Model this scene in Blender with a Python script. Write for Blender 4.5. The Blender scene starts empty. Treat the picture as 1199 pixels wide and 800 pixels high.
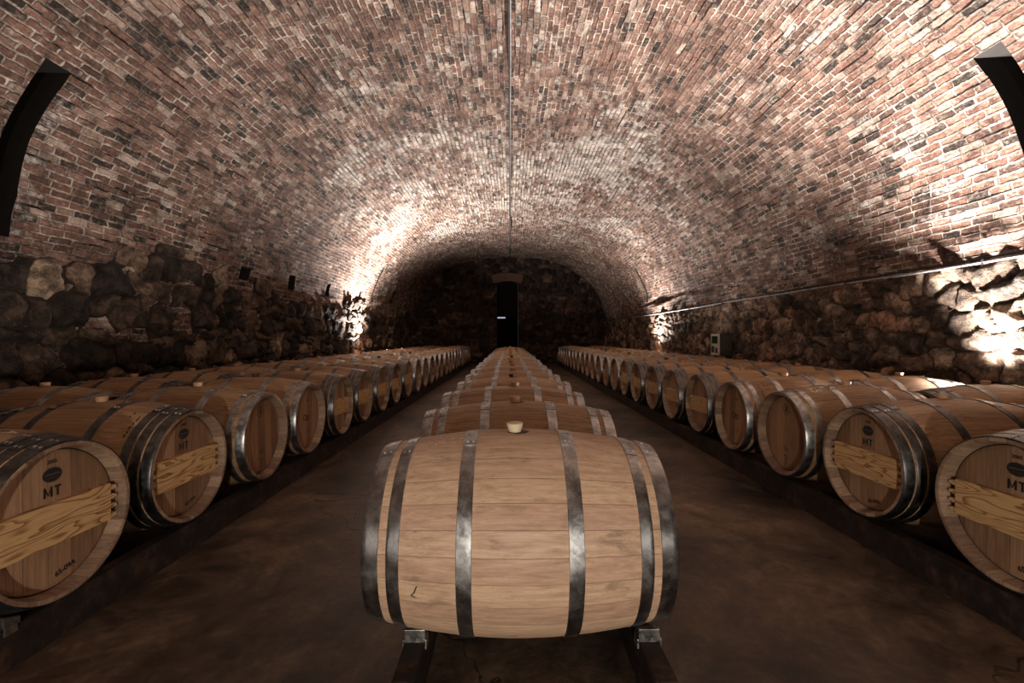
import bpy, bmesh, math, random
import numpy as np
from mathutils import Vector, Matrix

random.seed(7)
rng = np.random.default_rng(11)
SC = bpy.context.scene
COL = SC.collection
PI = math.pi

# ------------------------------------------------------------------ settings
SC.view_settings.view_transform = 'Standard'
SC.view_settings.look = 'None'
SC.view_settings.gamma = 1.0
SC.view_settings.use_curve_mapping = False
SC.view_settings.exposure = 0.6
try:
    SC.cycles.max_bounces = 6
    SC.cycles.diffuse_bounces = 4
    SC.cycles.glossy_bounces = 3
    SC.cycles.use_denoising = True
    SC.cycles.sample_clamp_indirect = 6.0
except Exception:
    pass

CAM_Z = 1.15

# ------------------------------------------------------------------ node helpers
class NT:
    def __init__(self, name):
        self.m = bpy.data.materials.new(name)
        self.m.use_nodes = True
        self.t = self.m.node_tree
        self.t.nodes.clear()
        self.out = self.t.nodes.new('ShaderNodeOutputMaterial')
        self.b = self.t.nodes.new('ShaderNodeBsdfPrincipled')
        self.t.links.new(self.b.outputs[0], self.out.inputs[0])
    def put(self, sock, v):
        if isinstance(v, bpy.types.NodeSocket):
            self.t.links.new(v, sock)
        elif v is not None:
            if isinstance(v, (tuple, list)) and sock.type == 'RGBA' and len(v) == 3:
                v = (*v, 1)
            sock.default_value = v
    def math(self, op, a, b=None, c=None, clamp=False):
        n = self.t.nodes.new('ShaderNodeMath'); n.operation = op; n.use_clamp = clamp
        self.put(n.inputs[0], a); self.put(n.inputs[1], b); self.put(n.inputs[2], c)
        return n.outputs[0]
    def vmath(self, op, a, b=None, scale=None):
        n = self.t.nodes.new('ShaderNodeVectorMath'); n.operation = op
        self.put(n.inputs[0], a); self.put(n.inputs[1], b)
        if scale is not None: self.put(n.inputs['Scale'], scale)
        return n.outputs[0]
    def coord(self, which='Object'):
        return self.t.nodes.new('ShaderNodeTexCoord').outputs[which]
    def geo(self, which='Position'):
        return self.t.nodes.new('ShaderNodeNewGeometry').outputs[which]
    def sep(self, v):
        n = self.t.nodes.new('ShaderNodeSeparateXYZ'); self.put(n.inputs[0], v)
        return n.outputs[0], n.outputs[1], n.outputs[2]
    def comb(self, x=0.0, y=0.0, z=0.0):
        n = self.t.nodes.new('ShaderNodeCombineXYZ')
        self.put(n.inputs[0], x); self.put(n.inputs[1], y); self.put(n.inputs[2], z)
        return n.outputs[0]
    def noise(self, v, scale=5.0, detail=3.0, rough=0.5, dist=0.0, col=False):
        n = self.t.nodes.new('ShaderNodeTexNoise')
        self.put(n.inputs['Vector'], v); self.put(n.inputs['Scale'], scale)
        self.put(n.inputs['Detail'], detail); self.put(n.inputs['Roughness'], rough)
        self.put(n.inputs['Distortion'], dist)
        return n.outputs['Color' if col else 'Fac']
    def white(self, v):
        n = self.t.nodes.new('ShaderNodeTexWhiteNoise'); n.noise_dimensions = '3D'
        self.put(n.inputs['Vector'], v)
        return n.outputs['Value']
    def voro(self, v, scale, feature='F1', rand=1.0):
        n = self.t.nodes.new('ShaderNodeTexVoronoi'); n.feature = feature
        self.put(n.inputs['Vector'], v); self.put(n.inputs['Scale'], scale)
        self.put(n.inputs['Randomness'], rand)
        return n.outputs['Distance']
    def ramp(self, f, stops, interp='LINEAR'):
        n = self.t.nodes.new('ShaderNodeValToRGB'); r = n.color_ramp; r.interpolation = interp
        while len(r.elements) > 1: r.elements.remove(r.elements[-1])
        for i, (p, c) in enumerate(stops):
            e = r.elements[0] if i == 0 else r.elements.new(p)
            e.position = p
            e.color = (*c, 1) if isinstance(c, (tuple, list)) else (c, c, c, 1)
        self.put(n.inputs[0], f)
        return n.outputs[0]
    def smooth(self, v, a, b, lo=0.0, hi=1.0):
        n = self.t.nodes.new('ShaderNodeMapRange'); n.interpolation_type = 'SMOOTHSTEP'
        self.put(n.inputs[0], v); self.put(n.inputs[1], a); self.put(n.inputs[2], b)
        self.put(n.inputs[3], lo); self.put(n.inputs[4], hi)
        return n.outputs[0]
    def mix(self, f, a, b, mode='MIX'):
        n = self.t.nodes.new('ShaderNodeMix'); n.data_type = 'RGBA'; n.blend_type = mode
        self.put(n.inputs[0], f); self.put(n.inputs[6], a); self.put(n.inputs[7], b)
        return n.outputs[2]
    def attr(self, name, out='Fac'):
        n = self.t.nodes.new('ShaderNodeAttribute'); n.attribute_name = name
        return n.outputs[out]
    def objrand(self):
        return self.t.nodes.new('ShaderNodeObjectInfo').outputs['Random']
    def objloc(self):
        return self.t.nodes.new('ShaderNodeObjectInfo').outputs['Location']
    def hsv(self, c, h=0.5, s=1.0, v=1.0):
        n = self.t.nodes.new('ShaderNodeHueSaturation')
        self.put(n.inputs['Hue'], h); self.put(n.inputs['Saturation'], s); self.put(n.inputs['Value'], v)
        self.put(n.inputs['Color'], c)
        return n.outputs[0]
    def bump(self, h, dist=0.01, strength=1.0, normal=None):
        n = self.t.nodes.new('ShaderNodeBump')
        self.put(n.inputs['Height'], h); self.put(n.inputs['Distance'], dist); self.put(n.inputs['Strength'], strength)
        if normal is not None: self.put(n.inputs['Normal'], normal)
        return n.outputs[0]
    def done(self, color=None, rough=0.7, metal=0.0, normal=None, spec=None):
        self.put(self.b.inputs['Base Color'], color)
        self.put(self.b.inputs['Roughness'], rough)
        self.put(self.b.inputs['Metallic'], metal)
        if normal is not None: self.put(self.b.inputs['Normal'], normal)
        if spec is not None: self.put(self.b.inputs['Specular IOR Level'], spec)
        return self.m

# ------------------------------------------------------------------ materials
def mat_brick():
    N = NT('brick_masonry')
    uv = N.t.nodes.new('ShaderNodeUVMap').outputs[0]
    wob = N.vmath('SUBTRACT', N.noise(uv, 2.6, 3, 0.6, col=True), (0.5, 0.5, 0.5))
    uv2 = N.vmath('ADD', uv, N.vmath('MULTIPLY', wob, (0.07, 0.045, 0)))
    fine = N.vmath('SUBTRACT', N.noise(uv, 24.0, 3, 0.7, col=True), (0.5, 0.5, 0.5))
    uv2 = N.vmath('ADD', uv2, N.vmath('MULTIPLY', fine, (0.026, 0.020, 0)))
    u, v, _ = N.sep(uv2)
    H = 0.069
    vr = N.math('DIVIDE', v, H)
    row = N.math('FLOOR', vr); gv = N.math('FRACT', vr)
    rowr = N.white(N.comb(row, 3.3, 1.0))
    W = N.math('ADD', 0.165, N.math('MULTIPLY', N.white(N.comb(row, 8.1, 4.0)), 0.055))
    ur = N.math('ADD', N.math('DIVIDE', u, W), N.math('ADD', N.math('MULTIPLY', row, 0.5), N.math('MULTIPLY', rowr, 0.35)))
    colm = N.math('FLOOR', ur); gu = N.math('FRACT', ur)
    du = N.math('MULTIPLY', N.math('MINIMUM', gu, N.math('SUBTRACT', 1.0, gu)), W)
    dv = N.math('MULTIPLY', N.math('MINIMUM', gv, N.math('SUBTRACT', 1.0, gv)), H)
    d = N.math('MINIMUM', du, dv)
    jn = N.noise(uv, 11.0, 5, 0.75)
    d = N.math('ADD', d, N.math('MULTIPLY', N.math('SUBTRACT', jn, 0.5), 0.030))
    mask = N.smooth(d, 0.004, 0.013)
    r1 = N.white(N.comb(row, colm, 0.5)); r2 = N.white(N.comb(row, colm, 7.7))
    base = N.ramp(r1, [(0.0, (0.022, 0.017, 0.014)), (0.10, (0.050, 0.032, 0.025)), (0.2, (0.105, 0.050, 0.035)),
                       (0.45, (0.165, 0.076, 0.053)), (0.75, (0.225, 0.115, 0.081)), (0.93, (0.31, 0.20, 0.15)), (1.0, (0.43, 0.32, 0.25))])
    mott = N.noise(uv, 19.0, 6, 0.75)
    base = N.mix(N.smooth(mott, 0.46, 0.70, 0.0, 0.55), base, (0.40, 0.29, 0.21))
    base = N.mix(N.smooth(N.noise(uv, 33.0, 4, 0.7), 0.52, 0.68, 0.0, 0.6), base, (0.05, 0.03, 0.022))
    soot = N.noise(uv, 1.0, 5, 0.65)
    base = N.mix(N.smooth(soot, 0.52, 0.72, 0.0, 0.6), base, (0.065, 0.038, 0.028))
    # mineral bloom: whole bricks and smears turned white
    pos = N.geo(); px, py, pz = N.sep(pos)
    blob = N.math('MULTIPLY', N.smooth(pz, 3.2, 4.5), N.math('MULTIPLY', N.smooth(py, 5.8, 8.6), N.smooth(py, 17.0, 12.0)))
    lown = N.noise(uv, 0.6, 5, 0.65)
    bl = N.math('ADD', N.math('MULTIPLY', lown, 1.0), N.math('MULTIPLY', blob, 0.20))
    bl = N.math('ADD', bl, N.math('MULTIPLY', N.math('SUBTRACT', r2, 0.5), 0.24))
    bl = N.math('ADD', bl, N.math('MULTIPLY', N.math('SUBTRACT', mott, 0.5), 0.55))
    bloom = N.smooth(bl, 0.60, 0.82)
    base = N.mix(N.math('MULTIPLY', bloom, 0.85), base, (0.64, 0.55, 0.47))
    mort = N.ramp(N.noise(uv, 7.0, 4, 0.7), [(0.32, (0.085, 0.058, 0.045)), (0.43, (0.26, 0.19, 0.15)), (0.56, (0.54, 0.43, 0.345)), (0.72, (0.70, 0.59, 0.50))])
    mort = N.mix(N.smooth(N.noise(uv, 1.3, 4, 0.6), 0.44, 0.60, 0.0, 0.8), mort, (0.12, 0.075, 0.056))
    col = N.mix(mask, mort, base)
    gr = N.noise(uv, 3.2, 9, 0.82, 0.3)
    col = N.mix(0.85, col, N.ramp(gr, [(0.36, 0.16), (0.46, 0.62), (0.55, 1.0), (0.66, 1.45)]), 'MULTIPLY')
    # open joints where the mortar has fallen out
    jo = N.math('MULTIPLY', N.smooth(N.noise(N.vmath('MULTIPLY', uv, (1.0, 5.0, 1.0)), 1.6, 4, 0.65), 0.56, 0.62), N.smooth(dv, 0.010, 0.004))
    col = N.mix(jo, col, (0.014, 0.009, 0.007))
    h = N.math('ADD', N.math('MULTIPLY', mask, N.math('ADD', 0.4, N.math('MULTIPLY', r2, 0.9))),
               N.math('MULTIPLY', N.noise(uv, 40.0, 5, 0.75), 0.7))
    h = N.math('ADD', h, N.math('MULTIPLY', N.noise(uv, 5.0, 4, 0.65), 1.0))
    h = N.math('SUBTRACT', h, N.math('MULTIPLY', jo, 1.6))
    return N.done(col, 0.9, 0, N.bump(h, 0.030, 1.0), 0.2)

def mat_stone(name, stops, mortar, brickcol=None):
    N = NT(name)
    cell = N.attr('cell'); gap = N.attr('gap')
    p = N.geo()
    base = N.ramp(cell, stops)
    mo = N.noise(p, 6.0, 8, 0.78, 0.4)
    base = N.mix(0.9, base, N.ramp(mo, [(0.36, 0.10), (0.45, 0.42), (0.52, 0.9), (0.60, 1.7)]), 'MULTIPLY')
    mcol = N.mix(N.noise(p, 14.0, 4, 0.6), tuple(c * 0.45 for c in mortar), mortar)
    col = N.mix(N.smooth(gap, 0.15, 0.6), mcol, base)
    h = N.math('ADD', N.noise(p, 16.0, 6, 0.7), N.math('MULTIPLY', N.noise(p, 60.0, 3, 0.6), 0.3))
    return N.done(col, 0.88, 0, N.bump(h, 0.05, 1.0), 0.25)

def mat_floor():
    N = NT('worn_concrete')
    p = N.geo()
    a = N.noise(p, 1.1, 8, 0.68, 0.6); b = N.noise(p, 4.5, 8, 0.76, 0.5); c = N.noise(p, 26.0, 4, 0.65)
    col = N.ramp(a, [(0.32, (0.022, 0.015, 0.010)), (0.45, (0.07, 0.045, 0.029)), (0.56, (0.13, 0.083, 0.053)), (0.70, (0.23, 0.145, 0.092))])
    col = N.mix(0.8, col, N.ramp(b, [(0.34, 0.25), (0.48, 0.75), (0.64, 1.45)]), 'MULTIPLY')
    col = N.mix(0.55, col, N.ramp(c, [(0.3, 0.5), (0.7, 1.3)]), 'MULTIPLY')
    red = N.smooth(N.noise(p, 0.55, 3, 0.5), 0.52, 0.68)
    col = N.mix(N.math('MULTIPLY', red, 0.35), col, (0.15, 0.075, 0.045))
    wp = N.vmath('ADD', p, N.vmath('MULTIPLY', N.noise(p, 2.2, 4, 0.6, col=True), (0.5, 0.5, 0.0)))
    crack = N.smooth(N.voro(wp, 0.45, 'DISTANCE_TO_EDGE'), 0.0, 0.0035)
    col = N.mix(crack, (0.035, 0.024, 0.016), col)
    rough = N.smooth(b, 0.3, 0.7, 0.38, 0.62)
    h = N.math('ADD', N.math('MULTIPLY', c, 0.4), N.math('ADD', b, N.math('MULTIPLY', crack, 0.4)))
    return N.done(col, rough, 0, N.bump(h, 0.006, 0.6), 0.4)

def mat_stave(name, dark, mid, light, dirt=0.5, vary=1.0):
    N = NT(name)
    p = N.coord('Object')
    x, y, z = N.sep(p)
    ornd = N.objrand()
    ang = N.math('ADD', N.math('DIVIDE', N.math('ARCTAN2', y, z), 2 * PI), 0.5)
    k = N.math('ADD', N.math('MULTIPLY', ang, 28.0), N.math('MULTIPLY', ornd, 9.0))
    ident = N.math('FLOOR', k); fr = N.math('FRACT', k)
    r = N.white(N.comb(ident, N.math('MULTIPLY', ornd, 50.0), 2.0))
    off = N.comb(N.math('MULTIPLY', r, 9.0), N.math('MULTIPLY', ornd, 30.0), N.math('MULTIPLY', ornd, 17.0))
    g = N.noise(N.vmath('ADD', N.vmath('MULTIPLY', p, (2.2, 26, 26)), off), 2.6, 6, 0.66, 0.35)
    g2 = N.noise(N.vmath('ADD', N.vmath('MULTIPLY', p, (7, 150, 150)), off), 1.6, 4, 0.65)
    col = N.ramp(N.math('ADD', N.math('MULTIPLY', g, 1.0 - 0.25 * vary), N.math('MULTIPLY', r, 0.25 * vary)),
                 [(0.28, dark), (0.5, mid), (0.72, light)])
    col = N.mix(0.4, col, N.ramp(g2, [(0.3, 0.55), (0.65, 1.1)]), 'MULTIPLY')
    col = N.hsv(col, N.math('ADD', 0.493, N.math('MULTIPLY', r, 0.012)), 1.0,
                N.math('ADD', N.math('ADD', 0.92 - 0.12 * vary, N.math('MULTIPLY', r, 0.24 * vary)), N.math('MULTIPLY', ornd, 0.16)))
    fl = N.noise(N.vmath('ADD', N.vmath('MULTIPLY', p, (11, 75, 75)), off), 2.0, 4, 0.7)
    col = N.mix(N.smooth(fl, 0.56, 0.70, 0.0, 0.55), col, tuple(c * 0.5 for c in mid))
    # fire-blistered and soiled streaks, wine drips round the bung
    st = N.noise(N.vmath('ADD', N.vmath('MULTIPLY', p, (4.0, 11, 11)), off), 1.5, 5, 0.7)
    col = N.mix(N.smooth(st, 0.56, 0.72, 0.0, dirt), col, tuple(c * 0.42 for c in mid))
    edge = N.math('MINIMUM', fr, N.math('SUBTRACT', 1.0, fr))
    line = N.smooth(edge, 0.0, 0.022)
    col = N.mix(line, N.mix(0.25 + 0.25 * vary, col, (0.06, 0.032, 0.018)), col)
    rr = N.math('SQRT', N.math('ADD', N.math('MULTIPLY', x, x), N.math('MULTIPLY', y, y)))
    rr = N.math('ADD', rr, N.math('MULTIPLY', N.math('SUBTRACT', N.noise(p, 60.0, 3), 0.5), 0.018))
    top = N.smooth(z, 0.28, 0.31)
    hole = N.math('MULTIPLY', top, N.smooth(rr, 0.040, 0.032))
    col = N.mix(hole, col, (0.018, 0.011, 0.008))
    h = N.math('ADD', N.math('MULTIPLY', line, 0.7), N.math('MULTIPLY', g, 0.5))
    return N.done(col, N.smooth(g, 0.3, 0.7, 0.62, 0.5), 0, N.bump(h, 0.003, 0.7), 0.35)

def mat_head(name, dark, mid, light):
    N = NT(name)
    p = N.coord('Object')
    x, y, z = N.sep(p)
    ornd = N.objrand()
    k = N.math('ADD', N.math('DIVIDE', y, 0.088), N.math('MULTIPLY', ornd, 5.0))
    ident = N.math('FLOOR', k); fr = N.math('FRACT', k)
    r = N.white(N.comb(ident, N.math('MULTIPLY', ornd, 31.0), 5.0))
    off = N.comb(0.0, N.math('MULTIPLY', r, 7.0), N.math('MULTIPLY', ornd, 13.0))
    g = N.noise(N.vmath('ADD', N.vmath('MULTIPLY', p, (1, 30, 2.0)), off), 2.6, 6, 0.65, 0.4)
    g2 = N.noise(N.vmath('ADD', N.vmath('MULTIPLY', p, (1, 90, 5)), off), 1.8, 3, 0.6)
    col = N.ramp(N.math('ADD', N.math('MULTIPLY', g, 0.6), N.math('MULTIPLY', r, 0.42)), [(0.28, dark), (0.52, mid), (0.8, light)])
    col = N.mix(0.45, col, N.ramp(g2, [(0.3, 0.55), (0.68, 1.1)]), 'MULTIPLY')
    edge = N.math('MINIMUM', fr, N.math('SUBTRACT', 1.0, fr))
    line = N.smooth(edge, 0.0, 0.02)
    col = N.mix(line, N.mix(0.6, col, (0.03, 0.016, 0.01)), col)
    rr = N.math('SQRT', N.math('ADD', N.math('MULTIPLY', z, z), N.math('MULTIPLY', y, y)))
    col = N.mix(N.smooth(rr, 0.249, 0.256), col, (0.03, 0.018, 0.011))
    return N.done(col, 0.6, 0, N.bump(N.math('ADD', line, N.math('MULTIPLY', g, 0.5)), 0.003, 0.6), 0.3)

def mat_pine():
    N = NT('pine_bar')
    p = N.coord('Object')
    ornd = N.objrand()
    x, y, z = N.sep(p)
    off = N.comb(N.math('MULTIPLY', ornd, 3.0), N.math('MULTIPLY', ornd, 4.0), N.math('MULTIPLY', ornd, 0.9))
    q = N.vmath('ADD', N.vmath('MULTIPLY', p, (1.0, 0.9, 6.0)), off)
    n = N.noise(q, 2.2, 2, 0.45, 0.3)
    rings = N.math('FRACT', N.math('MULTIPLY', n, 13.0))
    late = N.smooth(rings, 0.45, 0.95)
    late = N.math('MULTIPLY', late, N.smooth(rings, 1.0, 0.93))
    fib = N.noise(N.vmath('ADD', N.vmath('MULTIPLY', p, (20, 3, 120)), off), 2.0, 4, 0.6)
    col = N.mix(late, (0.60, 0.37, 0.17), (0.27, 0.125, 0.045))
    col = N.mix(0.4, col, N.ramp(fib, [(0.3, 0.55), (0.65, 1.15)]), 'MULTIPLY')
    return N.done(col, 0.55, 0, N.bump(N.math('ADD', late, fib), 0.001, 0.5), 0.35)

def mat_steel(name, base, r0, r1, metal=1.0):
    N = NT(name)
    p = N.coord('Object')
    a = N.noise(p, 16.0, 6, 0.7); b = N.noise(p, 130.0, 3, 0.6)
    col = N.mix(N.smooth(a, 0.35, 0.7), tuple(c * 0.55 for c in base), tuple(min(1, c * 1.25) for c in base))
    col = N.mix(0.3, col, N.ramp(b, [(0.3, 0.5), (0.7, 1.2)]), 'MULTIPLY')
    rough = N.smooth(N.math('ADD', N.math('MULTIPLY', a, 0.7), N.math('MULTIPLY', b, 0.3)), 0.3, 0.7, r0, r1)
    return N.done(col, rough, metal, N.bump(N.math('ADD', a, N.math('MULTIPLY', b, 0.2)), 0.0012, 0.5))

def mat_plain(name, c, rough=0.6, metal=0.0, var=0.3, scale=20.0, spec=0.4):
    N = NT(name)
    p = N.coord('Object')
    n = N.noise(p, scale, 4, 0.6)
    col = N.mix(n, tuple(x * (1 - var) for x in c), tuple(min(1, x * (1 + var)) for x in c))
    return N.done(col, rough, metal, N.bump(n, 0.001, 0.3), spec)

def mat_rust(name):
    N = NT(name)
    p = N.geo()
    a = N.noise(p, 9.0, 6, 0.7); b = N.noise(p, 60.0, 4, 0.7)
    col = N.ramp(a, [(0.3, (0.008, 0.005, 0.004)), (0.5, (0.020, 0.011, 0.007)), (0.72, (0.085, 0.04, 0.023))])
    col = N.mix(0.5, col, N.ramp(b, [(0.3, 0.4), (0.7, 1.25)]), 'MULTIPLY')
    return N.done(col, 0.8, 0, N.bump(b, 0.004, 0.7), 0.3)

def mat_emit(name, c, s):
    N = NT(name)
    N.put(N.b.inputs['Emission Color'], c); N.put(N.b.inputs['Emission Strength'], s)
    return N.done(c, 0.5)

M = {}
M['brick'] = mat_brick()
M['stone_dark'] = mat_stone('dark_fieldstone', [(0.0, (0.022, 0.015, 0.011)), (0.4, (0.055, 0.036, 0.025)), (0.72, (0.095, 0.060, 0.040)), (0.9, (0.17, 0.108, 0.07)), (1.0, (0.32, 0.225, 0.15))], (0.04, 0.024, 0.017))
M['stone_end'] = mat_stone('sooty_fieldstone', [(0.0, (0.02, 0.013, 0.010)), (0.5, (0.05, 0.032, 0.023)), (0.85, (0.085, 0.053, 0.037)), (1.0, (0.17, 0.10, 0.068))], (0.07, 0.044, 0.032))  # dark brown stone mix used on the end wall
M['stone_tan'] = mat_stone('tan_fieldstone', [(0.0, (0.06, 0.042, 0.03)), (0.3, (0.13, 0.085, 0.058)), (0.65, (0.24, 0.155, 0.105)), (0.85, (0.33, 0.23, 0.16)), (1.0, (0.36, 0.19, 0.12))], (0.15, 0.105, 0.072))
M['floor'] = mat_floor()
M['niche'] = mat_plain('sooty_plaster', (0.010, 0.007, 0.005), 0.95, 0, 0.6, 9)  # near-black lining colour paints in the shade of the recesses
M['stave'] = mat_stave('oak_staves', (0.20, 0.115, 0.057), (0.37, 0.222, 0.115), (0.49, 0.31, 0.17), 0.5, 0.6)
M['stave_pale'] = mat_stave('pale_oak_staves', (0.34, 0.215, 0.135), (0.50, 0.325, 0.21), (0.60, 0.42, 0.29), 0.75, 0.45)
M['chime'] = mat_stave('oak_chime', (0.15, 0.09, 0.055), (0.28, 0.175, 0.11), (0.40, 0.27, 0.18), 0.5)
M['head'] = mat_head('oak_head', (0.14, 0.075, 0.04), (0.28, 0.155, 0.085), (0.44, 0.265, 0.155))
M['head_plain'] = mat_head('oak_head_plain', (0.17, 0.085, 0.045), (0.29, 0.15, 0.08), (0.40, 0.22, 0.12))
M['pine'] = mat_pine()
M['peg'] = mat_plain('pale_peg', (0.50, 0.33, 0.19), 0.6)
M['hoop'] = mat_steel('galvanised_hoop', (0.46, 0.455, 0.45), 0.27, 0.46)
M['hoop_dark'] = mat_steel('dark_hoop', (0.17, 0.168, 0.165), 0.28, 0.5)
M['rivet'] = mat_steel('bright_rivet', (0.62, 0.61, 0.6), 0.25, 0.4)
M['bracket'] = mat_steel('bright_bracket', (0.55, 0.53, 0.5), 0.25, 0.45)
M['bung_cream'] = mat_plain('cream_silicone', (0.66, 0.55, 0.38), 0.45, 0, 0.12, 30)
M['bung_tan'] = mat_plain('tan_bung', (0.44, 0.26, 0.14), 0.6, 0, 0.3, 40)
M['bung_dark'] = mat_plain('dark_bung', (0.05, 0.025, 0.018), 0.6)
M['ink'] = mat_plain('black_ink', (0.012, 0.010, 0.009), 0.7, 0, 0.2)
M['ink_soft'] = mat_plain('brown_ink', (0.035, 0.018, 0.011), 0.7, 0, 0.3)
M['ink_line'] = mat_plain('plate_relief', (0.07, 0.055, 0.045), 0.6, 0, 0.2)
M['chalk'] = mat_plain('chalk', (0.72, 0.66, 0.58), 0.9, 0, 0.2)
M['rust'] = mat_rust('rusty_rail')
M['conduit'] = mat_steel('conduit_steel', (0.36, 0.33, 0.31), 0.4, 0.6, 0.5)
M['cable'] = mat_plain('black_cable', (0.015, 0.012, 0.01), 0.6)
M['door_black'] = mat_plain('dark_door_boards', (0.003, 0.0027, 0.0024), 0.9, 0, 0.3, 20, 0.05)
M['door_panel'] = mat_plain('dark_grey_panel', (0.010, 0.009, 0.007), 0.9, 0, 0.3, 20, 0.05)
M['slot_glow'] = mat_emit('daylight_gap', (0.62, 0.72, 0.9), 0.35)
M['box_olive'] = mat_plain('olive_box', (0.055, 0.05, 0.03), 0.5)
M['box_pale'] = mat_plain('pale_panel', (0.50, 0.48, 0.42), 0.5, 0, 0.15)
M['screen'] = mat_plain('green_screen', (0.02, 0.05, 0.03), 0.25)
M['lamp_black'] = mat_plain('black_lamp', (0.02, 0.02, 0.02), 0.5)

# ------------------------------------------------------------------ mesh helpers
def mesh_from(name, verts, faces, mats, smooth=True, fmat=None):
    me = bpy.data.meshes.new(name)
    me.from_pydata([tuple(v) for v in verts], [], faces)
    for m in mats: me.materials.append(m)
    if fmat is not None: me.polygons.foreach_set('material_index', fmat)
    if smooth: me.polygons.foreach_set('use_smooth', [True] * len(me.polygons))
    me.update()
    return me

def link(name, me, parent=None, loc=(0, 0, 0)):
    o = bpy.data.objects.new(name, me)
    COL.objects.link(o)
    o.location = loc
    if parent is not None: o.parent = parent
    return o

def tag(o, label=None, cat=None, group=None, kind=None):
    if label: o['label'] = label
    if cat: o['category'] = cat
    if group: o['group'] = group
    if kind: o['kind'] = kind
    return o

def bm_mesh(name, bm, mats, smooth=False, bevel=0.0):
    if bevel > 0:
        bmesh.ops.bevel(bm, geom=list(bm.edges), offset=bevel, segments=2, affect='EDGES', profile=0.6)
    bmesh.ops.recalc_face_normals(bm, faces=list(bm.faces))
    me = bpy.data.meshes.new(name)
    bm.to_mesh(me); bm.free()
    for m in (mats if isinstance(mats, (list, tuple)) else [mats]): me.materials.append(m)
    if smooth:
        me.polygons.foreach_set('use_smooth', [True] * len(me.polygons))
    return me

def add_box(bm, x0, x1, y0, y1, z0, z1):
    vs = [bm.verts.new(p) for p in ((x0, y0, z0), (x1, y0, z0), (x1, y1, z0), (x0, y1, z0), (x0, y0, z1), (x1, y0, z1), (x1, y1, z1), (x0, y1, z1))]
    for f in ((0, 3, 2, 1), (4, 5, 6, 7), (0, 1, 5, 4), (1, 2, 6, 5), (2, 3, 7, 6), (3, 0, 4, 7)):
        bm.faces.new([vs[i] for i in f])

def lathe_x(profile, n=56, closed=False):
    """revolve (x, r) round the X axis"""
    verts, faces = [], []
    for (x, r) in profile:
        for i in range(n):
            a = 2 * PI * i / n
            verts.append((x, r * math.sin(a), r * math.cos(a)))
    m = len(profile)
    for j in range(m if closed else m - 1):
        k = (j + 1) % m
        for i in range(n):
            i2 = (i + 1) % n
            faces.append((j * n + i, k * n + i, k * n + i2, j * n + i2))
    return verts, faces

def tube(bm, pts, r, n=8):
    pts = [Vector(p) for p in pts]
    rings = []
    for i, p in enumerate(pts):
        t = (pts[min(i + 1, len(pts) - 1)] - pts[max(i - 1, 0)]).normalized()
        up = Vector((0, 0, 1)) if abs(t.z) < 0.9 else Vector((1, 0, 0))
        a = t.cross(up).normalized(); b = t.cross(a).normalized()
        rings.append([bm.verts.new(p + a * (r * math.cos(2 * PI * k / n)) + b * (r * math.sin(2 * PI * k / n))) for k in range(n)])
    for i in range(len(rings) - 1):
        for k in range(n):
            bm.faces.new((rings[i][k], rings[i][(k + 1) % n], rings[i + 1][(k + 1) % n], rings[i + 1][k]))
    bm.faces.new(rings[0]); bm.faces.new(rings[-1])

def text_geo(s, size, bold=0.0):
    """flat lettering as (verts2d, faces), centred"""
    cu = bpy.data.curves.new('lettering', 'FONT')
    cu.body = s; cu.size = size; cu.align_x = 'CENTER'; cu.align_y = 'CENTER'; cu.resolution_u = 3
    cu.offset = bold
    o = bpy.data.objects.new('lettering', cu); COL.objects.link(o)
    bpy.context.view_layer.update()
    dg = bpy.context.evaluated_depsgraph_get()
    me = o.evaluated_get(dg).to_mesh()
    v = [(q.co.x, q.co.y) for q in me.vertices]
    f = [tuple(p.vertices) for p in me.polygons]
    o.evaluated_get(dg).to_mesh_clear()
    bpy.data.objects.remove(o); bpy.data.curves.remove(cu)
    return v, f

# ------------------------------------------------------------------ barrel kit
L2, RB, RH = 0.470, 0.340, 0.286
def rad(x): return RB - (RB - RH) * (abs(x) / L2) ** 1.9

def stave_mesh(mat):
    xs = np.linspace(-L2, L2, 27)
    outer = [(x, rad(x)) for x in xs]
    prof = ([(-0.414, 0.258), (-0.446, 0.262), (-L2 + 0.001, 0.268)] + [(-L2, 0.2700)] + [(-L2, 0.2835)] + [(-L2 + 0.003, rad(L2) + 0.0003)]
            + outer[1:-1] + [(L2 - 0.003, rad(L2) + 0.0003), (L2, 0.2835), (L2, 0.2700), (L2 - 0.001, 0.268), (0.446, 0.262), (0.414, 0.258)])
    n = 56
    v, f = lathe_x(prof, n)
    ns = len(prof) - 1
    fm = []
    for j in range(ns):
        c = 1 if (j < 5 or j >= ns - 5) else 0
        fm += [c] * n
    me = mesh_from('stave_body', v, f, [mat, M['chime']], True, fm)
    me.set_sharp_from_angle(angle=math.radians(35))
    return me

def head_mesh(sgn, mat):
    prof = [(sgn * 0.420, 0.0005), (sgn * 0.420, 0.12), (sgn * 0.420, 0.238), (sgn * 0.418, 0.251), (sgn * 0.412, 0.2605), (sgn * 0.390, 0.2605)]
    v, f = lathe_x(prof, 48)
    if sgn < 0: f = [tuple(reversed(q)) for q in f]
    return mesh_from('head', v, f, [mat], False)

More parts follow.
